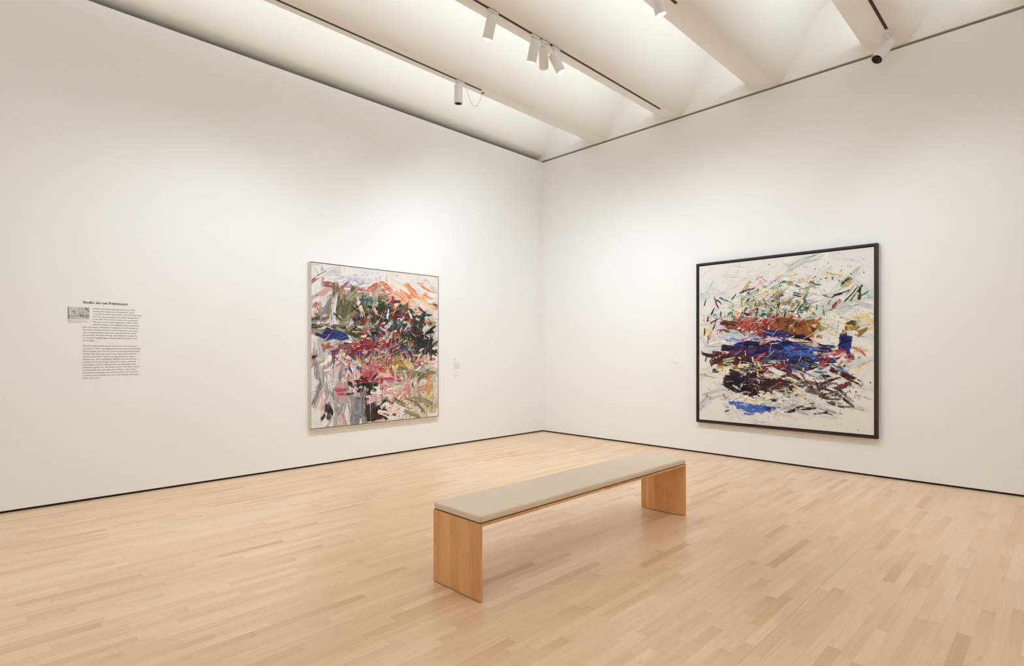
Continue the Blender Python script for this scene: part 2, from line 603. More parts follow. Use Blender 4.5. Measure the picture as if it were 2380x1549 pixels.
# ------------------------------------------------------------------ bench
BX0, BX1, BY0, BY1 = -4.99, -2.735, -4.027, -3.615
ben = thing('gallery_bench', 'long pale wood gallery bench with a flat beige cushion, in the middle of the floor', 'bench', ((BX0 + BX1) / 2, (BY0 + BY1) / 2, 0))
hx, hy = (BX1 - BX0) / 2, (BY1 - BY0) / 2
M_WOOD = wood_material()
M_PAD = mat('beige_vinyl_cushion', (220, 204, 182), .5, .35)
ZT = .421


def prism(bm, poly, z0, z1):
    a = [bm.verts.new((p[0], p[1], z0)) for p in poly]
    b = [bm.verts.new((p[0], p[1], z1)) for p in poly]
    n = len(poly)
    bm.faces.new(a)
    bm.faces.new(b[::-1])
    for i in range(n):
        bm.faces.new((a[i], a[(i + 1) % n], b[(i + 1) % n], b[i]))


for s in (-1, 1):
    out, e, c, iy = s * hx, s * (hx - .015), s * (hx - .050), .085
    bm = bmesh.new()
    prism(bm, [(out, -hy), (out, hy), (e, hy), (c, hy - iy), (c, -hy + iy), (e, -hy)], .004, ZT)
    bm_obj('leg', bm, M_WOOD, ben)
    bm = bmesh.new()
    i = .004
    prism(bm, [(out - s * i, -hy + i), (out - s * i, hy - i), (e + s * .002, hy - i), (c + s * i, hy - iy), (c + s * i, -hy + iy), (e + s * .002, -hy + i)], 0, .0045)
    bm_obj('foot_gap_shade', bm, M_DARK, ben)  # dark slab stands in for the shadow gap under the leg
bm = bmesh.new()
poly = [(-hy, ZT), (hy, ZT), (hy, ZT - .015), (hy - .085, ZT - .045), (-hy + .085, ZT - .045), (-hy, ZT - .015)]
va = [bm.verts.new((-hx + .0145, p[0], p[1])) for p in poly]
vb = [bm.verts.new((hx - .0145, p[0], p[1])) for p in poly]
bm.faces.new(va)
bm.faces.new(vb[::-1])
for i in range(6):
    bm.faces.new((va[i], va[(i + 1) % 6], vb[(i + 1) % 6], vb[i]))
seat_board = bm_obj('seat_board', bm, M_WOOD, ben)
box('shadow_gap', (-hx + .003, -hy + .003, ZT), (hx - .003, hy - .003, ZT + .0012), mat('cushion_gap_shade', (120, 88, 58), .8), ben)  # brown sheet stands in for the shade between board and cushion
pad = box('cushion', (-hx + .001, -hy + .001, ZT + .0012), (hx - .001, hy - .001, ZT + .044), M_PAD, ben, .013, 5, True)
M_SEAM = mat('cushion_seam', (160, 148, 128), .6)
for sx in (-1, 1):
    for sy in (-1, 1):
        bm = bmesh.new()
        px, py = sx * (hx - .0045), sy * (hy - .0045)
        add_tube(bm, [(px, py, ZT + .010), (px, py, ZT + .022), (px, py, ZT + .033)], .0013, 6)
        bm_obj('seam', bm, M_SEAM, pad)

# ------------------------------------------------------------------ paintings: gestural abstracts laid on in bristle strokes
M_PAINT = bpy.data.materials.new('oil_paint')
M_PAINT.use_nodes = True
pb = M_PAINT.node_tree.nodes['Principled BSDF']
at = nd(M_PAINT, 'ShaderNodeVertexColor', layer_name='pigment')
ln(M_PAINT, at.outputs[0], pb.inputs['Base Color'])
pb.inputs['Roughness'].default_value = .55
pb.inputs['Specular IOR Level'].default_value = .3
M_CANVAS = mat('primed_canvas', (226, 222, 216), .8, .2)


class Painter:
    def __init__(self, w, h, seed):
        self.w, self.h = w, h
        self.R = np.random.default_rng(seed)
        self.V, self.F, self.C = [], [], []
        self.nv = 0
        self.layer = 0

    def ribbon(self, pts, half, col, z):
        """pts (n,2) in metres; half (n,) half widths"""
        n = len(pts)
        t = np.gradient(pts, axis=0)
        t /= np.linalg.norm(t, axis=1)[:, None] + 1e-9
        nrm = np.stack([-t[:, 1], t[:, 0]], 1)
        a, b = pts + nrm * half[:, None], pts - nrm * half[:, None]
        v = np.concatenate([a, b])
        v[:, 0] = np.clip(v[:, 0], .004, self.w - .004)
        v[:, 1] = np.clip(v[:, 1], .004, self.h - .004)
        self.V.append(np.concatenate([v, np.full((2 * n, 1), z)], 1))
        i = np.arange(n - 1) + self.nv
        self.F.append(np.stack([i, i + n, i + n + 1, i + 1], 1))
        self.C.append(np.tile(np.clip(col, 0, 1), (2 * n, 1)))
        self.nv += 2 * n

    def z(self):
        self.layer += 1
        return .0004 + self.layer * 3.0e-6

    def stroke(self, u, v, ang, length, width, rgb, bend=0.0, rag=.25, dry=.15, var=.06, mixrgb=None):
        R = self.R
        nb = int(max(6, min(24, width / .0045)))
        N = 9
        s = np.linspace(-.5, .5, N)
        wob = np.cumsum(R.normal(0, .012, N)) * length
        ca, sa = math.cos(ang), math.sin(ang)
        base = np.array(lin(rgb))
        mixc = np.array(lin(mixrgb)) if mixrgb is not None else None
        z0 = self.z()
        for k in range(nb):
            q = (k + .5) / nb - .5
            if R.random() < dry * (.4 + 1.6 * abs(q) * 2):
                continue
            s0 = -.5 + abs(R.normal(0, rag * .35))
            s1 = .5 - abs(R.normal(0, rag))
            if s1 - s0 < .12:
                continue
            ss = s0 + (s + .5) * (s1 - s0)
            lx = ss * length
            ly = q * width + bend * length * (ss ** 2 - .08) * 2 + np.interp(ss, s, wob) + R.normal(0, width * .02)
            px = u * self.w + lx * ca - ly * sa
            py = v * self.h + lx * sa + ly * ca
            half = np.full(N, width / nb * R.uniform(.6, 1.25))
            half *= np.clip(1 + R.normal(0, .22, N), .35, 1.6)
            half[0] *= .6
            half[-1] *= .45
            c = base
            if mixc is not None:
                m = np.clip(R.normal(.3, .35), 0, 1)
                c = base * (1 - m) + mixc * m
            c = c * (1 + R.normal(0, var)) + R.normal(0, var * .06)
            pts, zz = np.stack([px, py], 1), z0 + R.uniform(0, 2.4e-6)
            if R.random() < .22 + dry:            # the bristle skips once along its way
                a = int(R.integers(3, N - 3))
                self.ribbon(pts[:a + 1], half[:a + 1], c, zz)
                self.ribbon(pts[a + 1:], half[a + 1:], c * (1 + R.normal(0, var)), zz)
            else:
                self.ribbon(pts, half, c, zz)

    def blob(self, u, v, r, rgb, asp=1.0, ang=None):
        R = self.R
        n = int(R.integers(7, 11))
        a = np.linspace(0, 2 * math.pi, n, endpoint=False)
        rr = r * R.uniform(.6, 1.15, n)
        ang = R.uniform(0, math.pi) if ang is None else ang
        x, y = rr * np.cos(a) * asp, rr * np.sin(a)
        px = u * self.w + x * math.cos(ang) - y * math.sin(ang)
        py = v * self.h + x * math.sin(ang) + y * math.cos(ang)
        px, py = np.clip(px, .004, self.w - .004), np.clip(py, .004, self.h - .004)
        z = self.z()
        c = np.array(lin(rgb))
        self.V.append(np.stack([px, py, np.full(n, z)], 1))
        self.poly = getattr(self, 'poly', [])
        self.poly.append(list(range(self.nv, self.nv + n)))
        self.C.append(np.tile(c, (n, 1)))
        self.nv += n

    def thread(self, u, v, ang, length, width, rgb, curl=.6):
        R = self.R
        N = 22
        th = ang + np.cumsum(R.normal(0, curl * .25, N)) * .5
        d = length / N
        px = u * self.w + np.cumsum(np.cos(th)) * d
        py = v * self.h + np.cumsum(np.sin(th)) * d
        half = width * .5 * np.abs(1 + .35 * R.normal(0, 1, N))
        half[0] = half[-1] = width * .1
        self.ribbon(np.stack([px, py], 1), half, np.array(lin(rgb)), self.z())

    def drip(self, u, v, length, width, rgb):
        N = 8
        t = np.linspace(0, 1, N)
        px = u * self.w + np.cumsum(self.R.normal(0, .0012, N))
        py = v * self.h - t * length
        half = np.full(N, width * .5) * (1 - .5 * t)
        self.ribbon(np.stack([px, py], 1), half, np.array(lin(rgb)), self.z())

    def zone(self, n, cu, cv, su, sv, ang, asd, l, w, pal, **kw):
        R = self.R
        for _ in range(n):
            u, v = R.normal(cu, su), R.normal(cv, sv)
            if not (.01 < u < .99 and .01 < v < .99):
                continue
            c = pal[R.integers(len(pal))]
            c2 = pal[R.integers(len(pal))] if R.random() < .6 else None
            self.stroke(u, v, math.radians(R.normal(ang, asd)), R.uniform(*l), R.uniform(*w), c, bend=R.normal(0, .09), mixrgb=c2, **kw)

    def scumble(self, n, cu, cv, su, sv, pal, l=(.02, .09), w=(.006, .02), ang=20, asd=70):
        self.zone(n, cu, cv, su, sv, ang, asd, l, w, pal, dry=.1, rag=.3, var=.14)

    def spatter(self, n, cu, cv, su, sv, pal, r=(.0015, .006)):
        R = self.R
        for _ in range(n):
            u, v = R.normal(cu, su), R.normal(cv, sv)
            if .01 < u < .99 and .01 < v < .99:
                self.blob(u, v, R.uniform(*r) * R.random() ** .5 + .001, pal[R.integers(len(pal))], R.uniform(1, 2.2))

    def build(self, name, parent, mtx):
        V = np.concatenate(self.V)
        faces = [tuple(f) for f in np.concatenate(self.F)] + [tuple(p) for p in getattr(self, 'poly', [])]
        me = bpy.data.meshes.new(name)
        me.from_pydata(V.tolist(), [], faces)
        a = me.color_attributes.new('pigment', 'FLOAT_COLOR', 'POINT')
        C = np.concatenate([np.concatenate(self.C), np.ones((len(V), 1))], 1).astype(np.float32)
        a.data.foreach_set('color', C.ravel())
        me.materials.append(M_PAINT)
        me.transform(mtx)
        me.update()
        o = bpy.data.objects.new(name, me)
        COL.objects.link(o)
        o.parent = parent
        return o


WHITES = [(232, 228, 224), (226, 222, 220), (236, 231, 220), (222, 219, 221), (229, 226, 228)]

# --- painting on the right wall
RPY0, RPY1, RPZ0, RPZ1, RPT = -2.7619, -4.8098, .4110, 2.497, .055
rw_, rh_ = RPY0 - RPY1, RPZ1 - RPZ0
rp = thing('abstract_painting', 'abstract painting in a dark brown frame, navy and rust strokes on white, right wall', 'painting', (0, (RPY0 + RPY1) / 2, RPZ0))
M_BROWN = mat('dark_brown_frame', (50, 38, 33), .45, .4)


def frame_bars(name, m, parent, wid, hei, face, depth, to_world, bevel=.002):
    """four mitred bars; local a across, b up, c out of the wall"""
    prof = [(0, 0), (0, depth), (face, depth), (face, 0)]
    corners = [(0, 0, 1, 1), (wid, 0, -1, 1), (wid, hei, -1, -1), (0, hei, 1, -1)]
    bm = bmesh.new()
    rings = []
    for (a, b, sa, sb) in corners:
        rings.append([bm.verts.new(to_world(a + sa * p[0], b + sb * p[0], p[1])) for p in prof])
    for i in range(4):
        r0, r1 = rings[i], rings[(i + 1) % 4]
        for k in range(4):
            bm.faces.new((r0[k], r0[(k + 1) % 4], r1[(k + 1) % 4], r1[k]))
    if bevel:
        bmesh.ops.recalc_face_normals(bm, faces=bm.faces)
        es = [e for e in bm.edges if len(e.link_faces) == 2 and e.calc_face_angle(0) > 1.0]
        bmesh.ops.bevel(bm, geom=es, offset=bevel, segments=2, affect='EDGES')
    return bm_obj(name, bm, m, parent)


def to_right(a, b, c):      # local to the painting's Empty on the right wall
    return Vector((-c, rw_ / 2 - a, b))


frame_bars('frame', M_BROWN, rp, rw_, rh_, .027, RPT, to_right)
box('backing', (-.012, -rw_ / 2 + .02, .02), (-.001, rw_ / 2 - .02, rh_ - .02), M_DARK, rp)
gi = .036
cv = box('canvas', (-.043, -rw_ / 2 + gi, gi), (-.012, rw_ / 2 - gi, rh_ - gi), M_CANVAS, rp, .002)
P = Painter(rw_ - 2 * gi, rh_ - 2 * gi, 1187)
CREAM = [(236, 228, 200), (230, 218, 176), (238, 232, 214), (222, 205, 150)]
GREYG = [(206, 212, 206), (196, 204, 196), (216, 220, 216), (206, 202, 206)]
NAVY = [(22, 18, 62), (26, 24, 84), (32, 46, 128), (20, 16, 44), (38, 66, 158)]
RUST = [(122, 66, 28), (138, 78, 34), (96, 48, 26), (150, 92, 48)]
MAROON = [(74, 28, 30), (92, 32, 38), (56, 24, 28), (110, 40, 42)]
REDS = [(176, 44, 52), (196, 66, 74), (150, 30, 40), (206, 96, 110)]
GREENS = [(20, 104, 82), (42, 140, 116), (24, 74, 58), (92, 168, 148), (70, 120, 70)]
DARK = [(34, 24, 30), (26, 20, 26), (50, 34, 38), (40, 32, 34)]
SKY = [(70, 118, 200), (120, 160, 214), (176, 206, 222), (58, 92, 180)]
OCHRE = [(176, 146, 66), (196, 170, 92), (150, 118, 46), (206, 190, 120)]
PINK = [(224, 150, 166), (232, 190, 196), (214, 112, 138)]
LILAC = [(214, 208, 218), (222, 214, 220)]
P.zone(260, .5, .5, .36, .36, 8, 40, (.25, .6), (.05, .13), WHITES + GREYG[:1], var=.02, dry=.2)
P.zone(70, .5, .48, .28, .26, 5, 25, (.18, .45), (.03, .09), CREAM[:3] + GREYG + LILAC, var=.03, dry=.3, rag=.4)
P.zone(22, .76, .66, .09, .06, 10, 30, (.2, .4), (.06, .12), GREYG, var=.03, dry=.2)
P.zone(22, .80, .52, .10, .07, 0, 25, (.12, .3), (.03, .08), CREAM + PINK[1:2], dry=.3)
P.zone(20, .14, .56, .07, .05, 0, 25, (.12, .3), (.03, .08), CREAM + PINK[1:2] + GREYG, dry=.3)
P.zone(30, .45, .68, .18, .06, 10, 40, (.12, .3), (.03, .08), CREAM + GREYG, dry=.25)
# upper scatter
P.zone(30, .45, .77, .20, .06, 15, 45, (.08, .26), (.012, .04), DARK + GREYG + CREAM, dry=.3, rag=.5)
P.zone(50, .56, .75, .16, .07, 10, 50, (.06, .24), (.014, .05), GREENS + OCHRE + GREYG[:1], dry=.3, rag=.5)
P.zone(60, .42, .69, .14, .05, 60, 40, (.06, .18), (.012, .04), GREENS + DARK + OCHRE + CREAM[3:], dry=.2, rag=.4)
P.zone(16, .46, .85, .12, .03, 8, 18, (.08, .24), (.014, .05), PINK + CREAM, dry=.35, rag=.5)
P.zone(60, .46, .655, .15, .03, 40, 50, (.05, .16), (.01, .04), REDS + GREENS + CREAM + SKY[:1] + DARK + RUST[:1], dry=.2, rag=.4)
P.scumble(110, .47, .70, .15, .05, DARK[:2] + CREAM + GREYG + GREENS + OCHRE + WHITES + REDS[:2])
# rust band
P.zone(46, .46, .585, .105, .024, 2, 10, (.18, .38), (.035, .085), RUST, dry=.08, var=.12)
P.zone(18, .38, .605, .06, .025, 25, 25, (.1, .22), (.02, .055), REDS, dry=.2)
P.zone(14, .67, .57, .04, .03, -10, 30, (.06, .16), (.03, .06), RUST + OCHRE[:1])
P.zone(26, .25, .52, .08, .03, 0, 12, (.14, .32), (.03, .07), SKY[2:3] + GREYG, dry=.3)
P.scumble(90, .46, .60, .12, .03, REDS + RUST + DARK + CREAM[:1])
# ultramarine mass
P.zone(80, .42, .445, .12, .036, -4, 9, (.2, .46), (.035, .09), NAVY[:3] + NAVY[:2] + NAVY[3:], dry=.06, var=.14)
P.zone(34, .24, .405, .07, .026, -2, 12, (.14, .32), (.03, .07), MAROON, dry=.12, var=.1)
P.zone(18, .62, .41, .06, .025, -10, 16, (.12, .28), (.03, .07), SKY[:1] + NAVY[2:3] + SKY[3:] + NAVY[:1], dry=.2)
P.zone(18, .44, .512, .12, .010, 4, 10, (.1, .28), (.012, .035), WHITES + PINK[:1] + SKY[3:], dry=.3)
P.scumble(60, .42, .44, .14, .04, NAVY + MAROON + SKY[:1], (.04, .14), (.008, .02), -5, 30)
# under the mass
P.zone(60, .45, .345, .15, .022, 8, 25, (.08, .26), (.02, .055), MAROON + REDS[:3] + GREENS[:1] + DARK + GREENS[4:], dry=.2)
P.zone(26, .25, .335, .10, .025, 0, 14, (.1, .26), (.02, .06), CREAM + GREENS[4:] + PINK[1:2] + OCHRE[1:2], dry=.3)
P.zone(24, .68, .33, .08, .025, -12, 15, (.1, .28), (.02, .06), SKY + DARK + GREENS[4:] + MAROON[:2], dry=.25)
P.scumble(120, .46, .35, .16, .03, REDS + GREENS + NAVY + WHITES + DARK)
P.zone(26, .55, .285, .12, .02, 0, 14, (.12, .3), (.025, .07), CREAM + WHITES, dry=.25)
# lower dark mass
P.zone(50, .36, .235, .075, .027, -12, 14, (.14, .34), (.035, .085), DARK + MAROON + NAVY[3:4], dry=.08, var=.14)
P.zone(44, .70, .235, .10, .04, -14, 24, (.12, .32), (.02, .06), [(92, 90, 88), (60, 56, 56), (124, 122, 118)] + MAROON + DARK[:1], dry=.35, rag=.5)
P.zone(36, .42, .15, .18, .03, 4, 18, (.12, .32), (.02, .07), CREAM + WHITES + GREYG, dry=.25)
P.scumble(110, .45, .21, .2, .06, DARK + CREAM + MAROON + GREYG + GREENS[4:])
P.zone(18, .36, .095, .06, .02, -6, 18, (.1, .24), (.025, .06), SKY[:2] + SKY[3:] + NAVY[2:3], dry=.25, rag=.4)
P.zone(26, .66, .12, .11, .03, -4, 20, (.1, .32), (.012, .04), DARK + GREYG, dry=.5, rag=.6)
# separate accents on the right and left margins
P.zone(10, .86, .50, .015, .022, 60, 30, (.08, .15), (.04, .08), NAVY[:3], dry=.05)
P.zone(12, .90, .585, .025, .02, 30, 40, (.05, .12), (.02, .05), OCHRE + RUST[:1] + GREENS[2:3])
P.zone(16, .84, .42, .06, .03, 25, 25, (.06, .18), (.01, .04), REDS + MAROON + PINK + CREAM, dry=.3)
P.zone(10, .88, .77, .04, .05, 65, 25, (.1, .26), (.012, .03), DARK[:2] + OCHRE[3:], dry=.3, rag=.5)
P.zone(14, .07, .66, .03, .10, 75, 25, (.06, .2), (.008, .022), MAROON + PINK[1:2] + DARK[:1], dry=.3)
P.zone(10, .90, .18, .05, .05, -30, 20, (.08, .24), (.02, .06), [(120, 114, 110), (150, 146, 140), (190, 188, 182)], dry=.6, rag=.6)
for _ in range(190):
    u, v = P.R.normal(.46, .17), P.R.normal(.52, .2)
    if .03 < u < .95 and .05 < v < .95:
        pal = [DARK, WHITES, REDS, GREENS, NAVY, OCHRE, WHITES][P.R.integers(7)]
        P.thread(u, v, P.R.uniform(-.6, 1.2) + (math.pi if P.R.random() < .4 else 0), P.R.uniform(.05, .28), P.R.uniform(.0014, .0042), pal[P.R.integers(len(pal))], .5)
P.spatter(150, .5, .5, .25, .25, DARK + MAROON)
P.spatter(70, .80, .88, .09, .06, DARK[:2])
P.spatter(80, .88, .25, .06, .12, DARK[:2] + MAROON)
for _ in range(26):
    P.drip(P.R.uniform(.2, .8), P.R.uniform(.15, .6), P.R.uniform(.05, .3), .0018, (DARK + MAROON + SKY[2:3])[P.R.integers(9)])
m4 = Matrix(((0, 0, -1, -.0432), (-1, 0, 0, rw_ / 2 - gi), (0, 1, 0, gi), (0, 0, 0, 1)))
P.build('paint_layer', rp, m4)

# --- painting on the left wall
LX0, LX1, LZ0, LZ1, LT = -4.0765, -2.2202, .4345, 2.3875, .05
lw_, lh_ = LX1 - LX0, LZ1 - LZ0
lp = thing('abstract_painting', 'dense multicoloured abstract painting in a thin silver frame on the left wall', 'painting', ((LX0 + LX1) / 2, 0, LZ0))
M_SILVER = mat('silver_frame', (214, 207, 196), .45, .5, .0)


def to_left(a, b, c):
    return Vector((a - lw_ / 2, -c, b))


frame_bars('frame', M_SILVER, lp, lw_, lh_, .004, LT, to_left, .0)
box('backing', (-lw_ / 2 + .003, -.024, .003), (lw_ / 2 - .003, -.001, lh_ - .003), M_DARK, lp)
gl = .012
box('canvas', (-lw_ / 2 + gl, -.047, gl), (lw_ / 2 - gl, -.02, lh_ - gl), M_CANVAS, lp, .002)
Q = Painter(lw_ - 2 * gl, lh_ - 2 * gl, 771)
LAV = [(170, 172, 200), (120, 128, 176), (196, 196, 210), (206, 208, 216)]
ORANGE = [(232, 122, 66), (236, 150, 98), (222, 96, 48), (240, 188, 150)]
PEACH = [(240, 214, 196), (238, 222, 208), (234, 200, 176)]
OLIVE = [(138, 132, 98), (116, 108, 74), (160, 154, 124), (96, 90, 60), (152, 150, 126)]
MAUVE = [(170, 112, 108), (190, 138, 136), (204, 166, 160), (150, 92, 92)]
GREY = [(150, 150, 150), (172, 172, 170), (126, 128, 134), (190, 188, 184)]
DEEP = [(40, 48, 40), (52, 58, 34), (24, 70, 66), (42, 34, 30), (70, 64, 36)]
TEAL = [(26, 92, 104), (40, 116, 128), (24, 70, 92)]
BLUE = [(36, 42, 104), (44, 62, 128), (64, 92, 150)]
CRIM = [(156, 34, 42), (184, 44, 50), (120, 30, 38), (196, 70, 60)]
PURP = [(104, 52, 104), (132, 66, 126), (78, 50, 86)]
PINKS = [(206, 110, 120), (222, 150, 150), (190, 70, 100), (226, 186, 180)]
BLACKS = [(46, 36, 30), (36, 28, 26), (62, 50, 42)]
GOLD = [(196, 160, 70), (214, 190, 120), (180, 140, 50), (224, 206, 150)]
BEIGE = [(206, 196, 172), (190, 180, 150), (216, 206, 188)]
CW = [(238, 234, 228), (232, 226, 222), (240, 236, 226)]
Q.zone(230, .5, .5, .36, .36, 20, 50, (.25, .6), (.05, .13), WHITES, var=.02, dry=.15)
# ground colours laid broadly over the whole canvas
Q.zone(40, .52, .56, .20, .10, 40, 45, (.25, .5), (.07, .14), OLIVE + DEEP[:2] + GREY[1:2], dry=.1, var=.1)
Q.zone(44, .18, .30, .10, .16, 85, 12, (.3, .6), (.06, .12), GREY + GREY[3:] + MAUVE[2:3], dry=.15, var=.06)
Q.zone(44, .80, .24, .12, .12, 40, 40, (.25, .5), (.06, .12), BEIGE + GREY[3:] + OLIVE[2:3], dry=.15, var=.06)
Q.zone(40, .50, .22, .14, .10, 10, 35, (.25, .5), (.06, .12), PINKS[1:2] + PINKS[3:] + GREY[3:] + MAUVE[1:3] + CW, dry=.15, var=.08)
Q.zone(30, .14, .72, .08, .10, 75, 25, (.25, .5), (.05, .1), MAUVE[1:3] + CW + LAV[2:3], dry=.15, var=.06)
Q.zone(36, .28, .91, .16, .04, 4, 18, (.18, .45), (.03, .08), LAV + WHITES, dry=.4, rag=.5)
Q.zone(30, .78, .86, .14, .07, -28, 22, (.25, .5), (.05, .12), PEACH + WHITES, dry=.25)
Q.zone(34, .72, .80, .11, .06, -22, 30, (.16, .38), (.03, .10), ORANGE, dry=.25, rag=.4)
Q.zone(26, .86, .71, .07, .05, -20, 25, (.14, .32), (.03, .08), ORANGE[1:2] + PEACH + BEIGE, dry=.3)
Q.zone(34, .10, .76, .06, .09, 70, 32, (.2, .4), (.04, .08), MAUVE + CW + LAV[2:], dry=.2)
Q.zone(26, .36, .84, .13, .03, 8, 25, (.14, .36), (.03, .08), MAUVE + PINKS[:2], dry=.25)
Q.zone(50, .29, .72, .09, .065, 50, 28, (.18, .38), (.05, .11), OLIVE, dry=.08, var=.1)
Q.zone(24, .40, .74, .05, .06, 85, 20, (.18, .36), (.04, .08), OLIVE[2:] + BEIGE[1:2] + TEAL[1:2], dry=.2)
Q.zone(24, .89, .63, .07, .04, 0, 14, (.12, .3), (.03, .07), CW + GREY[3:] + OLIVE[2:3], dry=.2)
Q.zone(40, .11, .34, .07, .14, 86, 10, (.25, .55), (.04, .09), GREY + WHITES[3:], dry=.25, var=.07)
Q.zone(36, .24, .22, .08, .10, 80, 24, (.18, .4), (.04, .08), GREY + CW + MAUVE[2:3], dry=.25)
Q.zone(40, .85, .25, .10, .09, 30, 35, (.18, .4), (.03, .08), BEIGE + OLIVE[2:3] + CW + GOLD[1:2], dry=.25)
Q.zone(26, .88, .14, .07, .07, 70, 25, (.14, .32), (.03, .07), GOLD + BEIGE, dry=.3)
Q.zone(20, .76, .31, .07, .03, 10, 20, (.14, .3), (.03, .07), OLIVE[:3], dry=.15)
# dense centre
Q.zone(110, .57, .60, .17, .085, 45, 50, (.1, .28), (.03, .075), DEEP + OLIVE[:2], dry=.1, var=.15)
Q.zone(36, .22, .60, .10, .035, 2, 16, (.12, .3), (.03, .06), OLIVE + DEEP + BLUE[:1], dry=.2)
Q.zone(12, .17, .565, .05, .012, 0, 8, (.12, .24), (.03, .05), BLUE[:2], dry=.12)
Q.zone(46, .62, .71, .13, .035, 5, 30, (.1, .26), (.02, .05), TEAL + DEEP + CRIM[:1] + PEACH[:1], dry=.2)
Q.zone(80, .62, .60, .14, .08, 65, 45, (.06, .22), (.018, .055), CRIM + TEAL + BLUE[:1] + PURP[:1] + DEEP + OLIVE[1:2] + CW[:1], dry=.15, var=.12)
Q.zone(36, .84, .56, .07, .045, -20, 35, (.1, .26), (.03, .07), BLACKS + DEEP[:2], dry=.15)
Q.scumble(150, .55, .60, .19, .09, DEEP + OLIVE + CRIM + CW + TEAL + BLUE + PURP + ORANGE[:1])
Q.zone(54, .42, .475, .11, .022, 4, 18, (.12, .32), (.03, .07), CRIM + CRIM + PURP[:1] + MAUVE[3:], dry=.12, var=.1)
Q.zone(44, .73, .48, .10, .03, 30, 40, (.08, .22), (.02, .06), CRIM[2:3] + DEEP + MAUVE[3:] + PURP, dry=.15)
Q.zone(90, .52, .42, .18, .035, 15, 50, (.06, .2), (.014, .045), TEAL + GOLD + CW + PURP + DEEP + PINKS + BLUE[1:2] + OLIVE, dry=.2)
Q.zone(56, .50, .56, .21, .10, 40, 60, (.04, .14), (.01, .03), CW + GOLD[2:3] + OLIVE[:1] + PEACH, dry=.25, rag=.4)
Q.scumble(120, .50, .43, .20, .05, CRIM + GOLD + CW + TEAL + PURP + DEEP + PINKS)
Q.zone(26, .30, .345, .08, .04, -40, 25, (.1, .24), (.02, .055), PURP + PINKS + CW, dry=.2)
Q.zone(30, .58, .36, .11, .025, 10, 30, (.1, .24), (.02, .055), GOLD + OLIVE[:2] + TEAL[:1], dry=.2)
Q.zone(46, .49, .29, .09, .04, 10, 40, (.12, .3), (.03, .08), CRIM[:2] + PINKS, dry=.12)
Q.zone(40, .52, .20, .13, .035, -4, 16, (.16, .38), (.03, .075), PINKS + CW + MAUVE[2:3] + GREY[3:], dry=.25)
Q.zone(18, .38, .22, .05, .04, 5, 30, (.1, .24), (.03, .06), BLACKS, dry=.25)
Q.zone(26, .72, .22, .06, .06, 75, 20, (.14, .3), (.02, .055), PINKS[:2] + ORANGE[:1] + BEIGE, dry=.3)
Q.zone(26, .46, .075, .08, .028, 4, 14, (.14, .3), (.045, .09), BLACKS, dry=.08, var=.1)
Q.zone(16, .33, .09, .03, .05, 88, 8, (.14, .28), (.04, .08), GREY[2:3] + GREY[:1], dry=.1)
Q.zone(8, .12, .09, .02, .02, 80, 20, (.08, .14), (.03, .05), BLACKS + GREY[2:3], dry=.3)
Q.zone(34, .64, .085, .08, .035, 15, 40, (.1, .24), (.02, .06), PINKS[3:] + CW + PEACH, dry=.2)
Q.zone(10, .80, .10, .06, .03, -28, 16, (.2, .38), (.02, .05), OLIVE[:3], dry=.25)
Q.zone(5, .945, .47, .008, .04, 88, 5, (.12, .26), (.016, .026), BLACKS, dry=.2)
Q.scumble(90, .5, .25, .26, .12, GREY + PINKS + CW + BEIGE + BLACKS[:1] + TEAL[:1])
for _ in range(230):
    u, v = Q.R.normal(.54, .2), Q.R.normal(.52, .17)
    if .03 < u < .95 and .05 < v < .95:
        pal = [CW, CW, DEEP, CRIM, TEAL, PURP, GOLD, BLUE, OLIVE][Q.R.integers(9)]
        Q.thread(u, v, Q.R.uniform(0, 6.28), Q.R.uniform(.04, .22), Q.R.uniform(.0018, .005), pal[Q.R.integers(len(pal))], .8)
Q.spatter(280, .5, .55, .24, .2, DEEP + CW + CRIM[:1])
Q.spatter(60, .36, .93, .12, .04, BLACKS + BLUE)
for _ in range(120):
    c = (GREY + CW + BLACKS + PINKS[:1] + OLIVE[:1])[Q.R.integers(12)]
    Q.drip(Q.R.uniform(.05, .95), Q.R.uniform(.08, .5), Q.R.uniform(.06, .3), Q.R.uniform(.0015, .0035), c)
m4 = Matrix(((1, 0, 0, -lw_ / 2 + gl), (0, 0, -1, -.0472), (0, 1, 0, gl), (0, 0, 0, 1)))
Q.build('paint_layer', lp, m4)

# ------------------------------------------------------------------ wall text on the left wall
M_HEAD = mat('dark_slate_vinyl', (52, 62, 68), .6, .2)
M_TEXT = mat('grey_brown_vinyl', (112, 104, 100), .6, .2)
M_CAPT = mat('grey_vinyl', (140, 132, 122), .6, .2)


def text_mesh(s, size, x, z, width=None, bold=0.0, lift=.0012):
    """one line of lettering as (verts, faces) standing on the left wall; width in metres fits it"""
    cu = bpy.data.curves.new('lettering', 'FONT')
    cu.body = s
    cu.size = size
    cu.offset = bold
    cu.resolution_u = 3
    o = bpy.data.objects.new('lettering', cu)
    COL.objects.link(o)
    dg = bpy.context.evaluated_depsgraph_get()
    me = bpy.data.meshes.new_from_object(o.evaluated_get(dg))
    v = np.array([tuple(p.co) for p in me.vertices])
    f = [tuple(p.vertices) for p in me.polygons]
    bpy.data.objects.remove(o)
    bpy.data.curves.remove(cu)
    bpy.data.meshes.remove(me)
    v[:, 0] -= v[:, 0].min()
    if width:
        v[:, 0] *= width / v[:, 0].max()
    return np.stack([v[:, 0] + x, np.full(len(v), -lift), v[:, 1] + z], 1), f


def text_block(name, lines, m, parent):
    V, F, n = [], [], 0
    for v, f in lines:
        V += v.tolist()
        F += [tuple(i + n for i in p) for p in f]
        n += len(v)
    o = mesh_obj(name, V, F, m, parent)
    return o


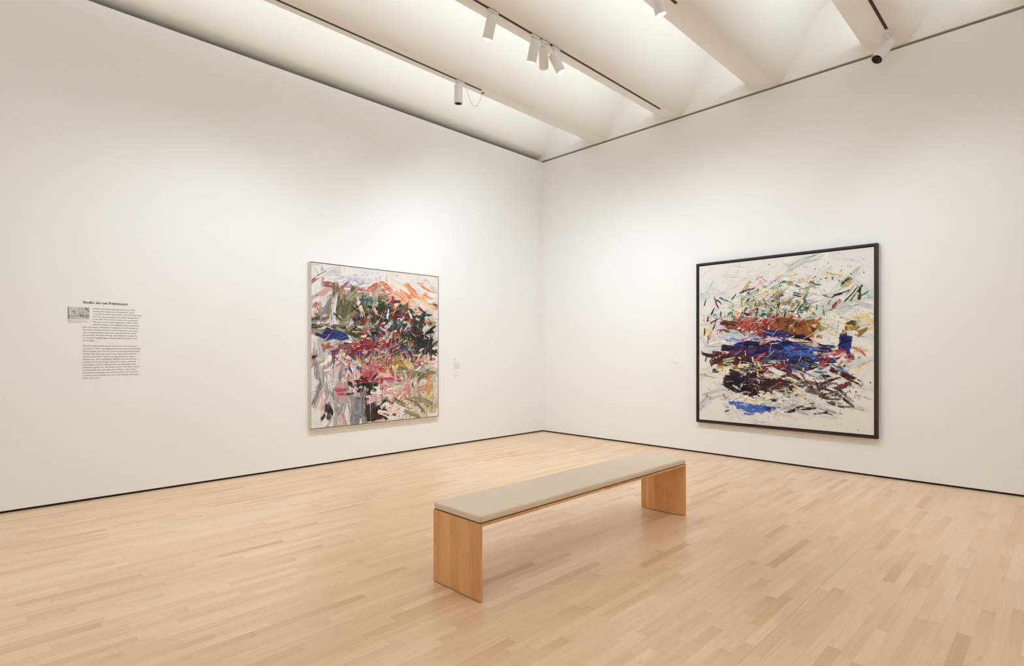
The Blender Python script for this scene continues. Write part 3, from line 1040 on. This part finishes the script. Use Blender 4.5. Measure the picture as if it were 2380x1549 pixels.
P1 = ["Mitchell moved permanently to France in 1959,", "settling into a studio on rue Fr\u00e9micourt, which", "would be her home base in Paris until 1975. Separated",
      "from the social pressures and artistic expectations", "of her New York circle, she broke in a new direction.", "The suite of works that coalesced in 1960\u201361 show",
      "Mitchell reveling in the material qualities of oil paint", "itself, from thick and buttery to drippy and nearly transparent.",
      "The linear running brushwork of the previous five years gave", "way to squeezing paint from tubes directly onto the canvas",
      "and scraping, throwing, flicking, and whisking it through the", "air to land in bewilderingly complex webs of threads, shreds,", "and droplets."]
W1 = [.3198, .3164, .3714, .3482, .3502, .3477, .3541, .4247, .4158, .4055, .4124, .4158, .0864]
P2 = ["Mitchell quickly established an active social circle of writers", "and artists in Paris, including painters Sam Francis, Shirley Jaffe,",
      "Pierre Soulages, Zao Wou-Ki, and her partner Jean-Paul Riopelle.", "Though they all also pursued various experiments with the",
      "material properties of paint, none approached the range or", "physical fury of her techniques. Mitchell matched her paint",
      "handling with an unorthodox approach to color, combining", "contrasting, and even clashing, hues and embracing a kind",
      "of dynamic disharmony. This body of work\u2014her first to achieve", "critical acclaim and successful sales in France\u2014shows little",
      "connection to landscape, the natural world, or her social envi-", "ronment, driven instead by her own inner dialogue with paint,", "brush, and canvas."]
W2 = [.4093, .4418, .4354, .4020, .4049, .4098, .4025, .4005, .4305, .4015, .4221, .4221, .1234]
wt = thing('wall_text', 'block of printed exhibition text with a bold heading on the left wall', 'wall text', (-5.95, 0, 1.08))
OX, OZ = wt.location.x, wt.location.z
ZL = 1.7278
LEAD = (1.7278 - 1.0987) / 26
text_block('heading', [text_mesh("Studio on rue Fr\u00e9micourt", .0315, -6.1678 - OX, 1.7770 - OZ, .3355, .0007)], M_HEAD, wt)
text_block('paragraph', [text_mesh(s, .0168, (-6.0961 if i < 7 else -6.1695) - OX, ZL - i * LEAD - OZ, W1[i]) for i, s in enumerate(P1)], M_TEXT, wt)
text_block('paragraph', [text_mesh(s, .0168, -6.1695 - OX, ZL - (i + 14) * LEAD - OZ, W2[i]) for i, s in enumerate(P2)], M_TEXT, wt)

# small black-and-white photograph with its caption
ph = thing('photo_print', 'small black and white photograph of a room with a caption, left of the wall text', 'photograph', (-6.198, 0, 1.634))
pw, phh = .1547, .106
NX, NZ = 124, 86
V, F, C = [], [], []
rng = np.random.default_rng(5)
for j in range(NZ + 1):
    for i in range(NX + 1):
        V.append((-pw / 2 + pw * i / NX, -.0028, phh * j / NZ))
for j in range(NZ):
    for i in range(NX):
        a = j * (NX + 1) + i
        F.append((a, a + 1, a + NX + 2, a + NX + 1))
        u, v = (i + .5) / NX, (j + .5) / NZ
        g = 202 - 10 * abs(u - .2) + rng.normal(0, 3)                   # pale rear wall
        if u > .46:
            g = 186 + 18 * max(0, u - .75) / .25 + rng.normal(0, 3)     # receding wall
        if v < .26 - .06 * u:
            g = 186 + 26 * u + rng.normal(0, 6)                         # floor
        if u < .04 + .05 * max(0, .6 - v):
            g = 130
        if .05 < u < .5 and abs(v - (.24 + .05 * u)) < .025:
            g = 128                                                     # skirting line
        for (cx, cz, rx, rz, val) in ((.27, .62, .09, .045, 120), (.31, .47, .06, .03, 80), (.25, .74, .06, .03, 176), (.60, .33, .06, .035, 34), (.61, .21, .06, .025, 84),
                                      (.70, .25, .025, .09, 70), (.57, .76, .035, .03, 224), (.59, .66, .03, .02, 222), (.85, .30, .02, .08, 66), (.93, .28, .025, .08, 74),
                                      (.90, .13, .06, .028, 62), (.80, .18, .02, .06, 110), (.55, .42, .025, .03, 120), (.72, .40, .02, .05, 150), (.97, .58, .02, .03, 110)):
            if ((u - cx) / rx) ** 2 + ((v - cz) / rz) ** 2 < 1 + rng.normal(0, .2):
                g = val + rng.normal(0, 8)
        if abs((u - .88) * .85 + (v - .82) * .5) < .022 and .66 < v < .96:
            g = 62                                                      # dark beam
        if v > .925 and u > .84:
            g = 60 if v < .965 else 190
        C.append(lin((g, g * .985, g * 1.0)))
pr = mesh_obj('print', V, F, None, ph)
ca = pr.data.color_attributes.new('pigment', 'FLOAT_COLOR', 'CORNER')
ca.data.foreach_set('color', np.repeat(np.concatenate([np.clip(np.array(C), 0, 1), np.ones((len(C), 1))], 1), 4, axis=0).astype(np.float32).ravel())
pr.data.materials.append(M_PAINT)
box('mount', (-pw / 2, -.0026, 0), (pw / 2, -.0002, phh), M_CANVAS, ph)
cl = ["Mitchell\u2019s studio at 10 rue Fr\u00e9micourt, Paris,", "1960. Photograph by Walter Silver. Joan Mitchell", "Foundation Archives, New York"]
text_block('caption', [text_mesh(s, .0088, -6.277 - ph.location.x, z - ph.location.z, w_) for s, z, w_ in zip(cl, (1.6166, 1.6070, 1.5974), (.1372, .1508, .0973))], M_CAPT, ph)

# ------------------------------------------------------------------ wall labels
M_CARD = mat('white_label_card', (238, 237, 235), .7, .2)
M_INK = mat('pale_grey_print', (206, 200, 195), .7, .2)


def card(label, to_w, loc, w, h, rows):
    t = thing('wall_label', label, 'wall label', loc)

    def bx(name, a0, b0, a1, b1, c0, c1, m):
        p, q = to_w(a0, b0, c0), to_w(a1, b1, c1)
        return [min(i, j) for i, j in zip(p, q)], [max(i, j) for i, j in zip(p, q)]
    lo, hi = bx('card', 0, 0, w, h, .0002, .004, M_CARD)
    box('card', lo, hi, M_CARD, t)
    bm = bmesh.new()
    for a0, a1, b, th in rows:
        lo, hi = bx('x', a0, b, a1, b + th, .004, .0044, M_INK)
        add_box(bm, lo, hi)
    bm_obj('printed_lines', bm, M_INK, t)
    return t


rows = [(.012, .040, .188, .007), (.012, .045, .176, .003), (.012, .104, .166, .003)] + [(.014, .118 + .012 * math.sin(i * 2.1), .138 - i * .0105, .005) for i in range(9)]
card('upper white label card with a paragraph, on the left wall beside the silver framed painting', lambda a, b, c: (a, -c, b), (-1.9277, 0, 1.036), .1566, .2045, rows)
card('small lower white label card with two lines, on the left wall below the taller card', lambda a, b, c: (a, -c, b), (-1.9277, 0, .972), .1566, .048, [(.012, .034, .033, .005), (.012, .110, .019, .005), (.012, .040, .010, .004)])
card('small white label card on the right wall, left of the dark framed painting', lambda a, b, c: (-c, -a, b), (0, -2.3666, 1.178), .115, .0585, [(.014, .038, .040, .005), (.014, .040, .030, .003), (.014, .095, .013, .005)])
